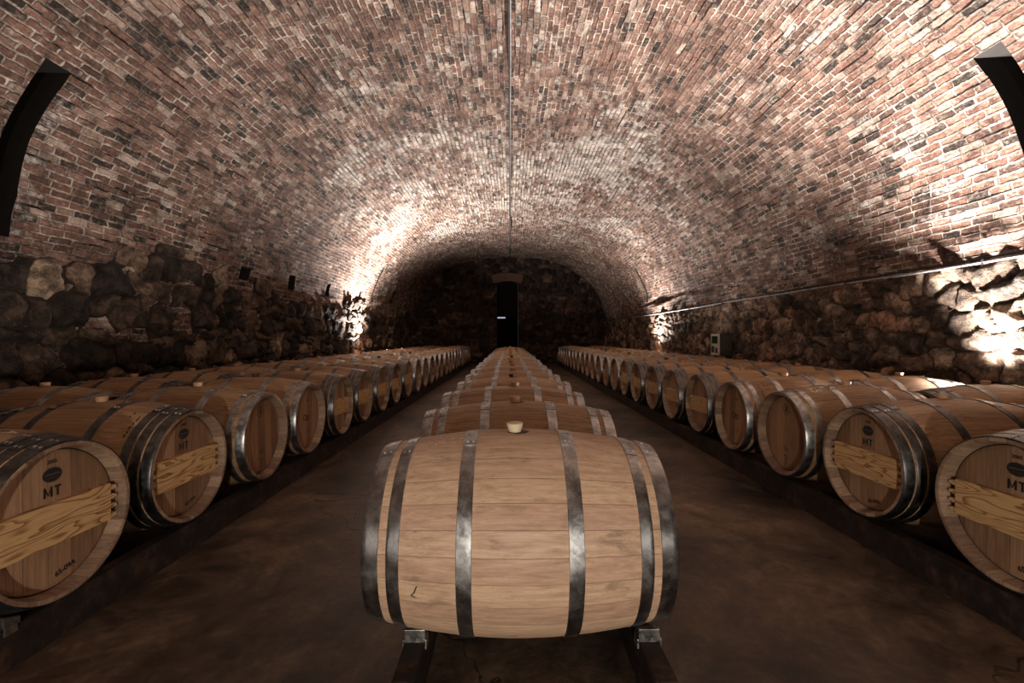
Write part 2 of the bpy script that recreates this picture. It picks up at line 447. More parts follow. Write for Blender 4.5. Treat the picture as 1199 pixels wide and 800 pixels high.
def hoop_mesh(x0, x1, mat, t=0.0028, ang0=0.0):
    """a band; rivets and lapped seam near the top"""
    s = 1 if (x0 + x1) > 0 else -1
    pr = []
    for k in range(4):
        x = x0 + (x1 - x0) * k / 3
        pr.append((x, rad(x) + t))
    pr = [(x0, rad(x0) - 0.002)] + [(x0 + 0.0004, rad(x0) + t * 0.7)] + pr[0:] + [(x1 - 0.0004, rad(x1) + t * 0.7), (x1, rad(x1) - 0.002)]
    pr[2] = (x0 + 0.0015, rad(x0) + t); pr[-3] = (x1 - 0.0015, rad(x1) + t)
    n = 64
    v, f = lathe_x(pr, n)
    fm = [0] * len(f)
    # lapped seam
    a0, a1 = ang0 - 0.16, ang0 + 0.16
    base = len(v); m = 7
    for (x, up) in ((x0 + 0.001, 0.0), (x0 + 0.001, 1.0), (x1 - 0.001, 1.0), (x1 - 0.001, 0.0)):
        for i in range(m):
            a = a0 + (a1 - a0) * i / (m - 1)
            r = rad(x) + t + 0.0022 * up
            v.append((x, r * math.sin(a), r * math.cos(a)))
    for j in range(3):
        for i in range(m - 1):
            f.append((base + j * m + i, base + (j + 1) * m + i, base + (j + 1) * m + i + 1, base + j * m + i + 1)); fm.append(0)
    for i in (0, m - 1):
        f.append(tuple(base + j * m + i for j in range(4))); fm.append(0)
    # rivets: domes
    w = abs(x1 - x0)
    spots = [(ang0 + d, x0 + (x1 - x0) * q) for d in (-0.10, 0.10) for q in ((0.5,) if w < 0.03 else (0.3, 0.7))]
    for (a, x) in spots:
        r = rad(x) + t + 0.002
        c = Vector((x, r * math.sin(a), r * math.cos(a)))
        nrm = Vector((0, math.sin(a), math.cos(a))); tg = Vector((1, 0, 0)); bt = nrm.cross(tg)
        b = len(v)
        for (rr, hh) in ((0.0062, 0.0), (0.0052, 0.0022), (0.0025, 0.0034)):
            for k in range(8):
                q = c + tg * (rr * math.cos(k * PI / 4)) + bt * (rr * math.sin(k * PI / 4)) + nrm * hh
                v.append(tuple(q))
        for j in range(2):
            for k in range(8):
                f.append((b + j * 8 + k, b + j * 8 + (k + 1) % 8, b + (j + 1) * 8 + (k + 1) % 8, b + (j + 1) * 8 + k)); fm.append(1)
        f.append(tuple(b + 16 + k for k in range(8))); fm.append(1)
    me = mesh_from('hoop', v, f, [mat, M['rivet']], True, fm)
    me.set_sharp_from_angle(angle=math.radians(30))
    return me

def bung_mesh(kind):
    bm = bmesh.new()
    if kind == 'cup':
        prof = [(0.0, 0.330), (0.021, 0.330), (0.0225, 0.343), (0.027, 0.356), (0.0295, 0.366), (0.0295, 0.3685), (0.027, 0.3695), (0.0, 0.3695)]
    else:
        prof = [(0.0, 0.330), (0.024, 0.330), (0.0255, 0.342), (0.028, 0.363), (0.0275, 0.3655), (0.0255, 0.3665), (0.0, 0.3665)]
    n = 24; rings = []
    for (r, z) in prof:
        if r == 0: rings.append([bm.verts.new((0, 0, z))])
        else: rings.append([bm.verts.new((r * math.cos(2 * PI * i / n), r * math.sin(2 * PI * i / n), z)) for i in range(n)])
    for a, b in zip(rings[:-1], rings[1:]):
        for i in range(n):
            i2 = (i + 1) % n
            if len(a) == 1: bm.faces.new((a[0], b[i2], b[i]))
            elif len(b) == 1: bm.faces.new((a[i], a[i2], b[0]))
            else: bm.faces.new((a[i], a[i2], b[i2], b[i]))
    me = bm_mesh('bung', bm, M[{'cup': 'bung_cream', 'tan': 'bung_tan', 'dark': 'bung_dark'}[kind]], True)
    me.set_sharp_from_angle(angle=math.radians(40))
    return me

def crossbar_mesh():
    """pine plank let into the chime, comb-cut at both ends with pale pegs"""
    bm = bmesh.new()
    h = 0.076; zc = -0.012
    add_box(bm, 0.4205, 0.4470, -0.218, 0.218, zc - h, zc + h)
    bmesh.ops.bevel(bm, geom=list(bm.edges), offset=0.002, segments=2, affect='EDGES')
    for s in (-1, 1):
        for k in range(4):
            z0 = zc - h + 0.006 + k * 0.0385
            y0, y1 = sorted((s * 0.2175, s * 0.236))
            add_box(bm, 0.4205, 0.444, y0, y1, z0, z0 + 0.019)
    return bm_mesh('crossbar', bm, M['pine'])

def peg_mesh():
    bm = bmesh.new(); add_box(bm, 0.4205, 0.445, -0.0047, 0.0047, 0.002, 0.015)
    return bm_mesh('peg', bm, M['peg'])

HX = 0.4212   # plane of lettering on a head
def flat_head(parts):
    """parts: list of (verts2d, faces, (cy, cz), rot, matindex, lift)"""
    v, f, fm = [], [], []
    for (pv, pf, (cy, cz), rot, mi, lift) in parts:
        b = len(v); c, s = math.cos(rot), math.sin(rot)
        for (a, e) in pv: v.append((HX + lift, cy + a * c - e * s, cz + a * s + e * c))
        for q in pf: f.append(tuple(b + i for i in q)); fm.append(mi)
    return v, f, fm

def ell(a, b, n=32): 
    return [(a * math.cos(2 * PI * i / n), b * math.sin(2 * PI * i / n)) for i in range(n)], [tuple(range(n))]
def ring(a, b, w, n=32):
    v = [(a * math.cos(2 * PI * i / n), b * math.sin(2 * PI * i / n)) for i in range(n)] + [((a - w) * math.cos(2 * PI * i / n), (b - w) * math.sin(2 * PI * i / n)) for i in range(n)]
    return v, [(i, (i + 1) % n, n + (i + 1) % n, n + i) for i in range(n)]
def stroke(pts, w):
    v, f = [], []
    for i, (x, y) in enumerate(pts):
        a = pts[max(i - 1, 0)]; b = pts[min(i + 1, len(pts) - 1)]
        d = math.hypot(b[0] - a[0], b[1] - a[1]) or 1
        nx, ny = -(b[1] - a[1]) / d * w / 2, (b[0] - a[0]) / d * w / 2
        v += [(x + nx, y + ny), (x - nx, y - ny)]
    for i in range(len(pts) - 1): f.append((2 * i, 2 * i + 1, 2 * i + 3, 2 * i + 2))
    return v, f

def stamp(name, P, mats):
    v, f, fm = flat_head(P)
    return mesh_from(name, v, f, mats, False, fm)
def stamp_mt():
    t = lambda q, z, c, r=0.0, b=0.0: [text_geo(q, z, b) + (c, r, 0, 0.0)]
    c = ((0.0, 0.165), 0)
    P = [ell(0.037, 0.027) + c + (0, 0.0), ring(0.033, 0.0235, 0.0015) + c + (1, 0.0004),
         stroke([(-0.027, 0.0), (-0.015, 0.003), (0.0, 0.001), (0.014, 0.004), (0.027, 0.001)], 0.006) + c + (1, 0.0004)]
    for k in range(7):
        P.append(stroke([(-0.018 + 0.006 * k, -0.007), (-0.016 + 0.0055 * k, -0.015)], 0.0018) + c + (1, 0.0004))
    I = [M['ink']]
    return [('oval_mark', stamp('oval_mark', P, [M['ink'], M['ink_line']])),
            ('stencil_lettering', stamp('stencil_lettering', t('2005', 0.019, (0.0, 0.213), 0, 0.0006), I)),
            ('stencil_lettering', stamp('stencil_lettering', [stroke([(-0.029, -0.019), (-0.029, 0.019)], 0.0085) + ((0.0, 0.103), 0, 0, 0.0), stroke([(-0.004, -0.019), (-0.004, 0.019)], 0.0085) + ((0.0, 0.103), 0, 0, 0.0),
             stroke([(-0.029, 0.016), (-0.0165, -0.012), (-0.004, 0.016)], 0.0075) + ((0.0, 0.103), 0, 0, 0.0003), stroke([(0.019, -0.019), (0.019, 0.019)], 0.0085) + ((0.0, 0.103), 0, 0, 0.0),
             stroke([(0.006, 0.0153), (0.032, 0.0153)], 0.0074) + ((0.0, 0.103), 0, 0, 0.0003)], I)),
            ('stencil_lettering', stamp('stencil_lettering', t('65-09A', 0.027, (0.045, -0.205), 0.22, 0.001), I))]

def stamp_emblem():
    P = [ring(0.033, 0.033, 0.003) + ((0.0, 0.165), 0, 0, 0.0)]
    P.append(([(-0.017, -0.02), (-0.006, -0.016), (0.0, 0.0), (0.006, -0.016), (0.017, -0.02), (0.002, 0.027), (-0.002, 0.027)], [(0, 1, 2, 6), (2, 3, 4, 5), (2, 5, 6)]) + ((0.0, 0.165), 0, 0, 0.0004))
    for k in range(8):
        a = k * PI / 4 + 0.3
        P.append(stroke([(0.036 * math.cos(a), 0.036 * math.sin(a)), (0.043 * math.cos(a + .12), 0.043 * math.sin(a + .12))], 0.005) + ((0.0, 0.165), 0, 0, 0.0))
    Q = []
    for (a, l) in ((2.5, 0.04), (2.0, 0.045), (1.45, 0.045), (0.9, 0.04), (0.4, 0.036)):
        Q.append(stroke([(0.008 * math.cos(a), 0.008 * math.sin(a)), (l * .6 * math.cos(a + .1), l * .6 * math.sin(a + .1)), (l * math.cos(a - .1), l * math.sin(a - .1))], 0.0035) + ((0.0, -0.13), 0, 0, 0.0))
    R = [stroke([(-0.02, 0.02), (0.0, 0.027), (0.014, 0.018), (0.004, 0.004), (-0.01, 0.0), (0.005, -0.008), (0.002, -0.03), (-0.006, -0.04)], 0.006) + ((0.0, -0.185), 0, 0, 0.0)]
    return [('round_emblem', stamp('round_emblem', P, [M['ink']])), ('leaf_mark', stamp('leaf_mark', Q, [M['ink_soft']])), ('scribble_mark', stamp('scribble_mark', R, [M['ink']]))]

def stamp_code():
    S = [M['ink_soft']]
    return [('painted_code', stamp('painted_code', [text_geo('C80', 0.068, 0.0012) + ((0.0, -0.005), -0.12, 0, 0.0)], S)),
            ('painted_code', stamp('painted_code', [text_geo('A8', 0.03, 0.0006) + ((0.02, 0.14), 0, 0, 0.0)], S)),
            ('ink_mark', stamp('ink_mark', [stroke([(0.0, 0.02), (0.006, 0.0), (-0.004, -0.02)], 0.006) + ((0.045, -0.12), 0, 0, 0.0)], S))]

def on_stave(parts, lift=0.0012):
    """parts of (verts2d, faces, x0, angle0, rot): wraps flat strokes on the bulge; +angle goes towards local +Y"""
    v, f = [], []
    for (pv, pf, x0, a0, rot) in parts:
        b = len(v); c, s = math.cos(rot), math.sin(rot)
        for (p, q) in pv:
            x = x0 + p * c - q * s; arc = p * s + q * c
            a = a0 + arc / 0.33; r = rad(x) + lift
            v.append((x, r * math.sin(a), r * math.cos(a)))
        for q in pf: f.append(tuple(b + i for i in q))
    return v, f

ST = {'std': stave_mesh(M['stave']), 'pale': stave_mesh(M['stave_pale'])}
HD = {('mt', 1): head_mesh(1, M['head']), ('mt', -1): head_mesh(-1, M['head']), ('plain', 1): head_mesh(1, M['head_plain']), ('plain', -1): head_mesh(-1, M['head_plain'])}
LAY6 = [(0.418, 0.470), (0.354, 0.394), (0.140, 0.186)]
LAY8 = [(0.424, 0.470), (0.376, 0.416), (0.330, 0.368), (0.138, 0.180)]
HOOPS = {}
def hoops_for(lay, matname, side):
    key = (len(lay), matname, side)
    if key not in HOOPS:
        HOOPS[key] = []
        for i, (a, b) in enumerate(lay):
            for s in (1, -1):
                x0, x1 = sorted((s * a, s * b))
                HOOPS[key].append(hoop_mesh(x0, x1, M[matname], 0.0028, side * (0.16 + 0.05 * (i % 2))))
    return HOOPS[key]
BUNG = {k: bung_mesh(k) for k in ('cup', 'tan', 'dark')}
BAR, PEG = crossbar_mesh(), peg_mesh()
STAMP = {'mt': stamp_mt(), 'emblem': stamp_emblem(), 'code': stamp_code()}

AX_Z = 0.476
def barrel(loc, flip, kind, bung, label, group, lay=LAY6, hoopmat='hoop', stave='std', yaw=0.0, roll=0.0):
    root = bpy.data.objects.new('wine_barrel', None); COL.objects.link(root)
    root.location = loc; root.rotation_euler = (roll, 0, (PI if flip else 0.0) + yaw)
    tag(root, label, 'barrel', group)
    link('stave_body', ST[stave], root)
    hk = 'mt' if kind in ('mt', 'bar') else 'plain'
    for s in (1, -1): link('head', HD[(hk, s)], root)
    side = 1 if flip else -1           # seam faces the entrance end
    for me in hoops_for(lay, hoopmat, side): link('hoop', me, root)
    b = link('bung', BUNG[bung], root)
    b.rotation_euler = (random.uniform(-.05, .05), random.uniform(-.05, .05), 0)
    if kind in ('mt', 'bar'):
        c = link('crossbar', BAR, root)
        if kind == 'mt':
            for sg in (-1, 1):
                for k in range(4): link('peg', PEG, c, (0, sg * 0.2415, -0.080 + k * 0.0385))
    for nm, me in STAMP.get(kind, ()): link(nm, me, root)
    return root

ORD = ['first', 'second', 'third', 'fourth', 'fifth', 'sixth', 'seventh', 'eighth', 'ninth', 'tenth', 'eleventh', 'twelfth', 'thirteenth', 'fourteenth',
       'fifteenth', 'sixteenth', 'seventeenth', 'eighteenth', 'nineteenth', 'twentieth', 'twenty-first', 'twenty-second', 'twenty-third', 'twenty-fourth', 'twenty-fifth']

# ------------------------------------------------------------------ the rows
P_MID, Y_MID, X_MID = 0.745, 1.625, 0.030
MIDN = 20
mid_b = ['cup', 'tan', 'tan', 'dark', 'tan', 'tan', 'tan', 'tan', 'dark'] + ['tan'] * 30
for i in range(MIDN):
    x = X_MID - 0.0012 * i + (random.uniform(-.012, .012) if i else 0)
    lab = ('big pale oak barrel with cream bung at the front of the centre row' if i == 0 else
           'oak barrel lying crosswise, %s from the front in the centre row' % ORD[i])
    b = barrel((x, Y_MID + P_MID * i, AX_Z), False, 'plain', mid_b[i], lab, 'barrels in the centre row', LAY6, 'hoop', 'pale' if i == 0 else 'std',
               0.0 if i == 0 else random.uniform(-.012, .012), random.uniform(-.03, .03) if i else 0.03)
    if i == 0:
        v, f = on_stave([stroke([(0, 0.03), (-0.008, 0.008), (-0.018, -0.004), (-0.006, -0.008)], 0.0035) + (-0.30, -1.78, 0.0)])
        link('ink_mark', mesh_from('ink_mark', v, f, [M['ink']], False), b)
        sp = []
        for k in range(46):
            w = random.uniform(0.0015, 0.004)
            sp.append(([(-w, -w * .5), (w, -w * .6), (w * .8, w * .6), (-w * .7, w * .5)], [(0, 1, 2, 3)], random.gauss(-0.265, 0.035), random.gauss(-0.12, 0.09), random.uniform(0, 3)))
        v, f = on_stave(sp)
        tag(link('chalk_specks', mesh_from('chalk_specks', v, f, [M['chalk']], False), b), kind='stuff')

SEQ = ['mt', 'mt', 'emblem', 'code', 'bar', 'bar', 'bar', 'bar', 'bar'] + ['plain'] * 30
DESC = {'mt': 'oak barrel with pine bar and MT stencil', 'emblem': 'oak barrel with round emblem on its head',
        'code': 'oak barrel with painted code on its head', 'bar': 'oak barrel with pale bar across its head', 'plain': 'oak barrel with bare plank head'}
rows = {'left': dict(sgn=-1, head=1.674, slope=0.005, y0=1.69, p=0.714, n=24), 'right': dict(sgn=1, head=1.90, slope=0.0, y0=1.735, p=0.729, n=23)}
STEP = 1.015
for side, R in rows.items():
    s = R['sgn']
    for c in range(2):
        for i in range(R['n']):
            y = R['y0'] + R['p'] * i
            j = random.uniform(-.012, .012) if i > 1 else 0
            hx = R['head'] - R['slope'] * (y - 1.7)
            x = s * (hx + L2 + c * STEP) + j
            if side == 'left' and c == 0 and i == 0: x += 0.028
            k = SEQ[i] if c == 0 else random.choice(['plain', 'bar', 'plain'])
            lay = LAY8 if k in ('mt', 'bar') else LAY6
            hm = 'hoop_dark' if k in ('mt', 'bar') else 'hoop'
            if c == 1 and (i < 1 or (side == 'right' and i < 1)): continue
            if c == 0:
                lab = '%s, %s from front along the %s aisle' % (DESC[k], ORD[i], side)
            else:
                lab = 'oak barrel lying against the %s wall, %s from front of that row' % (side, ORD[i - 1])
            bk = random.choice(['tan', 'tan', 'tan', 'dark']) if i > 1 else 'tan'
            b = barrel((x, y, AX_Z), s > 0, k, bk, lab, 'barrels in the row along the %s %s' % (side, 'aisle' if c == 0 else 'wall'), lay, hm, 'std',
                       random.uniform(-.014, .014) if i > 1 else 0, random.uniform(-.05, .05) if i > 1 else 0)
            if c == 0 and side == 'right' and i == 2:
                v, f = on_stave([text_geo('16.5', 0.085, 0.001) + (0.275, 0.14, PI / 2), text_geo('A', 0.085, 0.001) + (0.20, 0.10, PI / 2)])
                link('chalk_writing', mesh_from('chalk_writing', v, f, [M['chalk']], False), b)
            if c == 0 and side == 'left' and i == 0:
                v, f = on_stave([text_geo('10', 0.07, 0.001) + (0.235, -0.42, -PI / 2), text_geo('A', 0.06, 0.0005) + (0.27, 0.0, -PI / 2), stroke([(-0.05, 0), (0.04, 0.008)], 0.004) + (0.2, -0.12, 0.1),
                                 stroke([(-0.04, 0), (0.05, -0.004)], 0.003) + (0.23, -0.22, 0.0)])
                link('chalk_writing', mesh_from('chalk_writing', v, f, [M['chalk']], False), b)
            if c == 0 and ((side == 'left' and i == 1) or (side == 'right' and i == 3)):
                sg = -1 if side == 'left' else 1
                v, f = on_stave([stroke([(0, -l / 2), (0.002, l / 2)], 0.006) + (xx, sg * aa, 0.15) for (xx, aa, l) in
                                 ((0.31, 0.50, 0.014), (0.312, 0.56, 0.02), (0.311, 0.64, 0.012), (0.308, 0.72, 0.022), (0.312, 0.80, 0.012), (0.309, 0.86, 0.018), (0.27, 0.42, 0.018), (0.268, 0.5, 0.012))])
                link('burnt_marks', mesh_from('burnt_marks', v, f, [M['ink']], False), b)

# ------------------------------------------------------------------ racks the rows lie on
def saddle_mesh():
    bm = bmesh.new(); w = 0.034     # folded saddle plate with two flanges
    prof = [(-0.028, 0.1485), (0.026, 0.1485), (0.026, 0.172), (-0.022, 0.191), (-0.028, 0.191)]
    a = [bm.verts.new((-w, y, z)) for (y, z) in prof]; b = [bm.verts.new((w, y, z)) for (y, z) in prof]
    bm.faces.new(a); bm.faces.new(list(reversed(b)))
    for i in range(5): bm.faces.new((a[i], b[i], b[(i + 1) % 5], a[(i + 1) % 5]))
    for q in (-1, 1):
        x0, x1 = sorted((q * 0.034, q * 0.040)); add_box(bm, x0, x1, -0.03, 0.012, 0.128, 0.160)
    return bm_mesh('saddle_plate', bm, M['bracket'], False, 0.0015)
SADDLE = saddle_mesh()
def rails(where, xc, y0, y1, ys, slope, groups):
    for s in (-1, 1):
        root = bpy.data.objects.new('barrel_rail', None); COL.objects.link(root)
        root.location = (xc + s * 0.385, y0, 0); root.rotation_euler = (0, 0, math.atan(slope))
        tag(root, 'rusty floor rail under the %s ends of the %s' % ('left' if s < 0 else 'right', where), 'rail', 'rails under the barrel rows')
        bm = bmesh.new(); add_box(bm, -0.034, 0.034, 0, y1 - y0, 0.0, 0.148)
        link('beam', bm_mesh('beam', bm, M['rust'], False, 0.006), root)
        for yb in ys: link('saddle_plate', SADDLE, root, (0, yb - y0 - 0.115, 0))

rails('centre barrel row', X_MID + 0.043, 1.31, Y_MID + P_MID * MIDN - 0.3, [Y_MID + P_MID * i for i in range(4)], 0.0016, None)
for side, R in rows.items():
    s = R['sgn']
    for c in range(2):
        yy = [R['y0'] + R['p'] * i for i in range(1 if c == 0 else 0)]
        rails('barrel row beside the %s %s' % (side, 'aisle' if c == 0 else 'wall'),
              s * (R['head'] + L2 + c * STEP), 0.95 if c == 0 else 1.9, R['y0'] + R['p'] * R['n'] - 0.3, yy, -s * R['slope'] * -1, None)

# ------------------------------------------------------------------ the vault
A_W, B_H, NEXP = 4.2, 3.47, 2.55       # half width, rise above CAM_Z, superellipse power
Y0, Y1 = -11.0, 20.0
def prof_x(h):
    """half width at height z"""
    t = max(0.0, (h - CAM_Z) / B_H)
    return A_W * (1 - min(1, t) ** NEXP) ** (1 / NEXP)

NICHES = []   # (side, y0, y1, z0, z1, depth)
for sd in (-1, 1):
    NICHES.append((sd, *((3.60, 3.80) if sd < 0 else (3.36, 3.56)), 1.98, 3.34, 0.34))
    NICHES.append((sd, 13.5, 13.62, 2.2, 3.2, 0.25))
NICHES += [(-1, 7.0, 7.26, 2.04, 2.24, 0.25), (-1, 8.5, 8.74, 2.05, 2.32, 0.25), (-1, 10.25, 10.45, 2.08, 2.36, 0.25), (-1, 15.6, 15.8, 2.3, 2.75, 0.25)]

def build_vault():
    zs = sorted(set([0, 0.3, 0.6, 0.9] + [n[3] for n in NICHES] + [n[4] for n in NICHES] + list(np.linspace(1.15, 3.3, 22))))
    side = [(prof_x(z), z) for z in zs]
    x = side[-1][0]
    # crown by even steps of angle-like parameter
    for k in range(1, 33):
        xx = x * (1 - k / 32.0)
        zz = CAM_Z + B_H * (1 - (xx / A_W) ** NEXP) ** (1 / NEXP)
        side.append((xx, zz))
    pts = [(-a, b) for (a, b) in side] + [(a, b) for (a, b) in reversed(side[:-1])]
    n = len(pts)
    arc = [0.0]
    for i in range(1, n): arc.append(arc[-1] + math.hypot(pts[i][0] - pts[i - 1][0], pts[i][1] - pts[i - 1][1]))
    ys = sorted(set([round(q, 3) for q in np.arange(Y0, Y1 + 0.01, 0.25)] + [n_[1] for n_ in NICHES] + [n_[2] for n_ in NICHES]))
    V, F, FM = [], [], []
    vid = {}
    cx = sum(p[0] for p in pts) / n
    for j, y in enumerate(ys):
        for i, (px, pz) in enumerate(pts):
            w = 0.012 * math.sin(y * 1.3 + i * 0.31) + 0.010 * math.sin(y * 2.9 - i * 0.57 + 1.0)
            if pz < 0.2: w = 0
            d = Vector((px, pz - 1.0)).normalized()
            V.append((px + d.x * w, y, pz + d.y * w * (0 if pz < 0.2 else 1)))
    loopuv = []
    def addf(ids, uvs, mi=0):
        F.append(ids); loopuv.extend(uvs); FM.append(mi)
    for j in range(len(ys) - 1):
        ym = (ys[j] + ys[j + 1]) / 2
        for i in range(n - 1):
            xm, zm = (pts[i][0] + pts[i + 1][0]) / 2, (pts[i][1] + pts[i + 1][1]) / 2
            hit = any((xm > 0) == (s > 0) and a < ym < b and c < zm < d for (s, a, b, c, d, e) in NICHES)
            if hit: continue
            addf((j * n + i, j * n + i + 1, (j + 1) * n + i + 1, (j + 1) * n + i),
                 ((ys[j], arc[i]), (ys[j], arc[i + 1]), (ys[j + 1], arc[i + 1]), (ys[j + 1], arc[i])))
    # niche linings follow the wall curve
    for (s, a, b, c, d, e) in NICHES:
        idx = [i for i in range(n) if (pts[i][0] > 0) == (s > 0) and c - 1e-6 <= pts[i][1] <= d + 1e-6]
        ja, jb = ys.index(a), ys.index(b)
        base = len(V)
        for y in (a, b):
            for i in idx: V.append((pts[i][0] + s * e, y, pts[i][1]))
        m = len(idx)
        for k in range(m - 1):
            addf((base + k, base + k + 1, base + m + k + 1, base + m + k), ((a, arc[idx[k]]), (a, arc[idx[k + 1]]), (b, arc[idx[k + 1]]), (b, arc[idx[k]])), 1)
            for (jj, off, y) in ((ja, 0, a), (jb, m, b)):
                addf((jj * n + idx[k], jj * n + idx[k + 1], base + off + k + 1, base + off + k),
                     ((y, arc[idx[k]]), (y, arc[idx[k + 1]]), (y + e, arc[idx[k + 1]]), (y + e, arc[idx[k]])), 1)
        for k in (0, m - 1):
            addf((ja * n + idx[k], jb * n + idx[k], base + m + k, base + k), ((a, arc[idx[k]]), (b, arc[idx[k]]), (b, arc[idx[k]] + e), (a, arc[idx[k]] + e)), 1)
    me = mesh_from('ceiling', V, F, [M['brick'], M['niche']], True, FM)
    ul = me.uv_layers.new(name='UVMap')
    ul.data.foreach_set('uv', [c for uv in loopuv for c in uv])
    me.set_sharp_from_angle(angle=math.radians(40))
    return tag(link('ceiling', me), kind='structure')
build_vault()

def vnoise(u, v, scale, seed):
    """bilinear value noise on arrays"""
    r = np.random.default_rng(seed); g = r.random((64, 64))
    a, b = u * scale, v * scale
    ia, ib = np.floor(a).astype(int), np.floor(b).astype(int)
    fa, fb = a - ia, b - ib
    fa = fa * fa * (3 - 2 * fa); fb = fb * fb * (3 - 2 * fb)
    G = lambda p, q: g[p % 64, q % 64]
    return (G(ia, ib) * (1 - fa) * (1 - fb) + G(ia + 1, ib) * fa * (1 - fb) + G(ia, ib + 1) * (1 - fa) * fb + G(ia + 1, ib + 1) * fa * fb)

def rubble(u, v, courses, wmin, wmax, seed, umin, umax, keep):
    """u, v flat arrays. returns height, cell colour, gap mask of a coursed rubble wall"""
    r = np.random.default_rng(seed)
    S = []
    z = courses[0]
    for (z0, z1) in zip(courses[:-1], courses[1:]):
        x = umin - r.random() * 0.4
        while x < umax + 0.5:
            w = r.uniform(wmin, wmax)
            if (z1 - z0) > 0.24 and r.random() < 0.45 and w < wmin + 0.6 * (wmax - wmin):
                S.append((x + w / 2, z0 + (z1 - z0) * 0.26, w, (z1 - z0) * 0.5)); S.append((x + w / 2, z0 + (z1 - z0) * 0.76, w, (z1 - z0) * 0.5))
            else:
                S.append((x + w / 2, (z0 + z1) / 2 + r.uniform(-.04, .04), w, z1 - z0))
            x += w
    S = np.array(S); S[:, 1] += r.uniform(-.015, .015, len(S))
    colr = r.random(len(S)); amp = r.uniform(0.6, 1.15, len(S)); alive = np.array([1.0 if keep(a, b, r) else 0.0 for (a, b, _, _) in S])
    tx = r.uniform(-.35, .35, len(S)); tz = r.uniform(-.35, .35, len(S))
    wu = u + (vnoise(u, v, 5, seed + 1) - .5) * 0.18 + (vnoise(u, v, 14, seed + 5) - .5) * 0.04
    wv = v + (vnoise(u, v, 5, seed + 2) - .5) * 0.17 + (vnoise(u, v, 14, seed + 6) - .5) * 0.035
    H = np.zeros_like(u); C = np.zeros_like(u); Gp = np.zeros_like(u); Al = np.zeros_like(u)
    order = np.argsort(u, kind='stable')
    for k in range(0, len(order), 4000):
        ix = order[k:k + 4000]
        a, b = u[ix].min() - 0.8, u[ix].max() + 0.8
        q = np.where((S[:, 0] > a) & (S[:, 0] < b))[0]
        dx = (wu[ix][:, None] - S[q, 0]) / S[q, 2]; dz = (wv[ix][:, None] - S[q, 1]) / S[q, 3]
        # rounded-box distance in units of the stone
        D = (np.abs(dx) ** 3.0 + np.abs(dz) ** 3.0) ** (1 / 3.0)
        o = np.argsort(D, axis=1)[:, :2]
        d1 = np.take_along_axis(D, o[:, :1], 1)[:, 0]; d2 = np.take_along_axis(D, o[:, 1:2], 1)[:, 0]
        best = q[o[:, 0]]
        e = np.clip((d2 - d1), 0, 1)
        cap = np.clip((0.60 - d1) / 0.6, 0, 1)
        e = np.minimum(e, cap * 1.4)
        g = np.clip((e - 0.035) / 0.15, 0, 1); g = g * g * (3 - 2 * g)
        dome = np.sqrt(np.clip(e / 0.75, 0, 1))
        ddx = np.take_along_axis(dx, o[:, :1], 1)[:, 0]; ddz = np.take_along_axis(dz, o[:, :1], 1)[:, 0]
        H[ix] = g * (0.38 + 0.66 * dome + ddx * tx[best] + ddz * tz[best]) * amp[best]; C[ix] = colr[best]; Gp[ix] = g; Al[ix] = alive[best]
    H += ((vnoise(u, v, 9, seed + 3) - .5) * 0.42 + (vnoise(u, v, 21, seed + 4) - .5) * 0.30) * (0.4 + Gp)
    return H, C, Gp, Al

def stone_side(name, sgn, mat, ztop, courses, wmin, wmax, seed, keep, du=0.020, depth=0.088):
    ys = np.arange(0.8, 20.01, du); zs = np.arange(0.0, ztop + 0.001, du)
    U, Z = np.meshgrid(ys, zs, indexing='ij')
    u, z = U.ravel(), Z.ravel()
    h, c, g, al = rubble(u, z, courses, wmin, wmax, seed, 0.5, 20.3, keep)
    px = np.array([prof_x(q) for q in zs]); base = np.tile(px, len(ys))
    inset = np.where(al > 0.5, 0.004 + depth * h, -0.05)
    X = sgn * (base - inset)
    V = np.stack([X, u, z], 1)
    nz = len(zs); ny = len(ys)
    I, J = np.meshgrid(np.arange(ny - 1), np.arange(nz - 1), indexing='ij')
    a = (I * nz + J).ravel()
    F = np.stack([a, a + 1, a + nz + 1, a + nz], 1) if sgn > 0 else np.stack([a, a + nz, a + nz + 1, a + 1], 1)
    # drop faces that lie wholly behind the brick
    dead = (al[F] < 0.5).all(axis=1)
    F = F[~dead]
    # cut round holes
    me = bpy.data.meshes.new(name)
    me.from_pydata(V.tolist(), [], F.tolist())
    for nm, arr in (('cell', c), ('gap', g)):
        at = me.attributes.new(nm, 'FLOAT', 'POINT'); at.data.foreach_set('value', arr.astype(np.float32))
    me.materials.append(mat)
    me.polygons.foreach_set('use_smooth', [True] * len(me.polygons)); me.update()
    return tag(link(name, me), kind='structure')

def keep_left(y, z, r):
    if any(s < 0 and a - .12 < y < b + .12 and c - .1 < z < d + .1 for (s, a, b, c, d, e) in NICHES): return False
    if 1.10 < z < 1.24: return r.random() < 0.75
    lim = 1.95 + 0.16 * math.sin(y * 1.1 + 0.5) + 0.10 * math.sin(y * 2.7)
    if z > lim: return r.random() < 0.12
    return r.random() < 0.97
def keep_right(y, z, r):
    return z < 1.74 or r.random() < 0.15
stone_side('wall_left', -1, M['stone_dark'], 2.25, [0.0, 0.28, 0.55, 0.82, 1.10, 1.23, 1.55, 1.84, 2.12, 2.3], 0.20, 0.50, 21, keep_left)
stone_side('wall_right', 1, M['stone_tan'], 1.84, [0.0, 0.28, 0.52, 0.80, 1.04, 1.22, 1.46, 1.62, 1.80, 1.9], 0.16, 0.44, 33, keep_right, 0.020, 0.070)

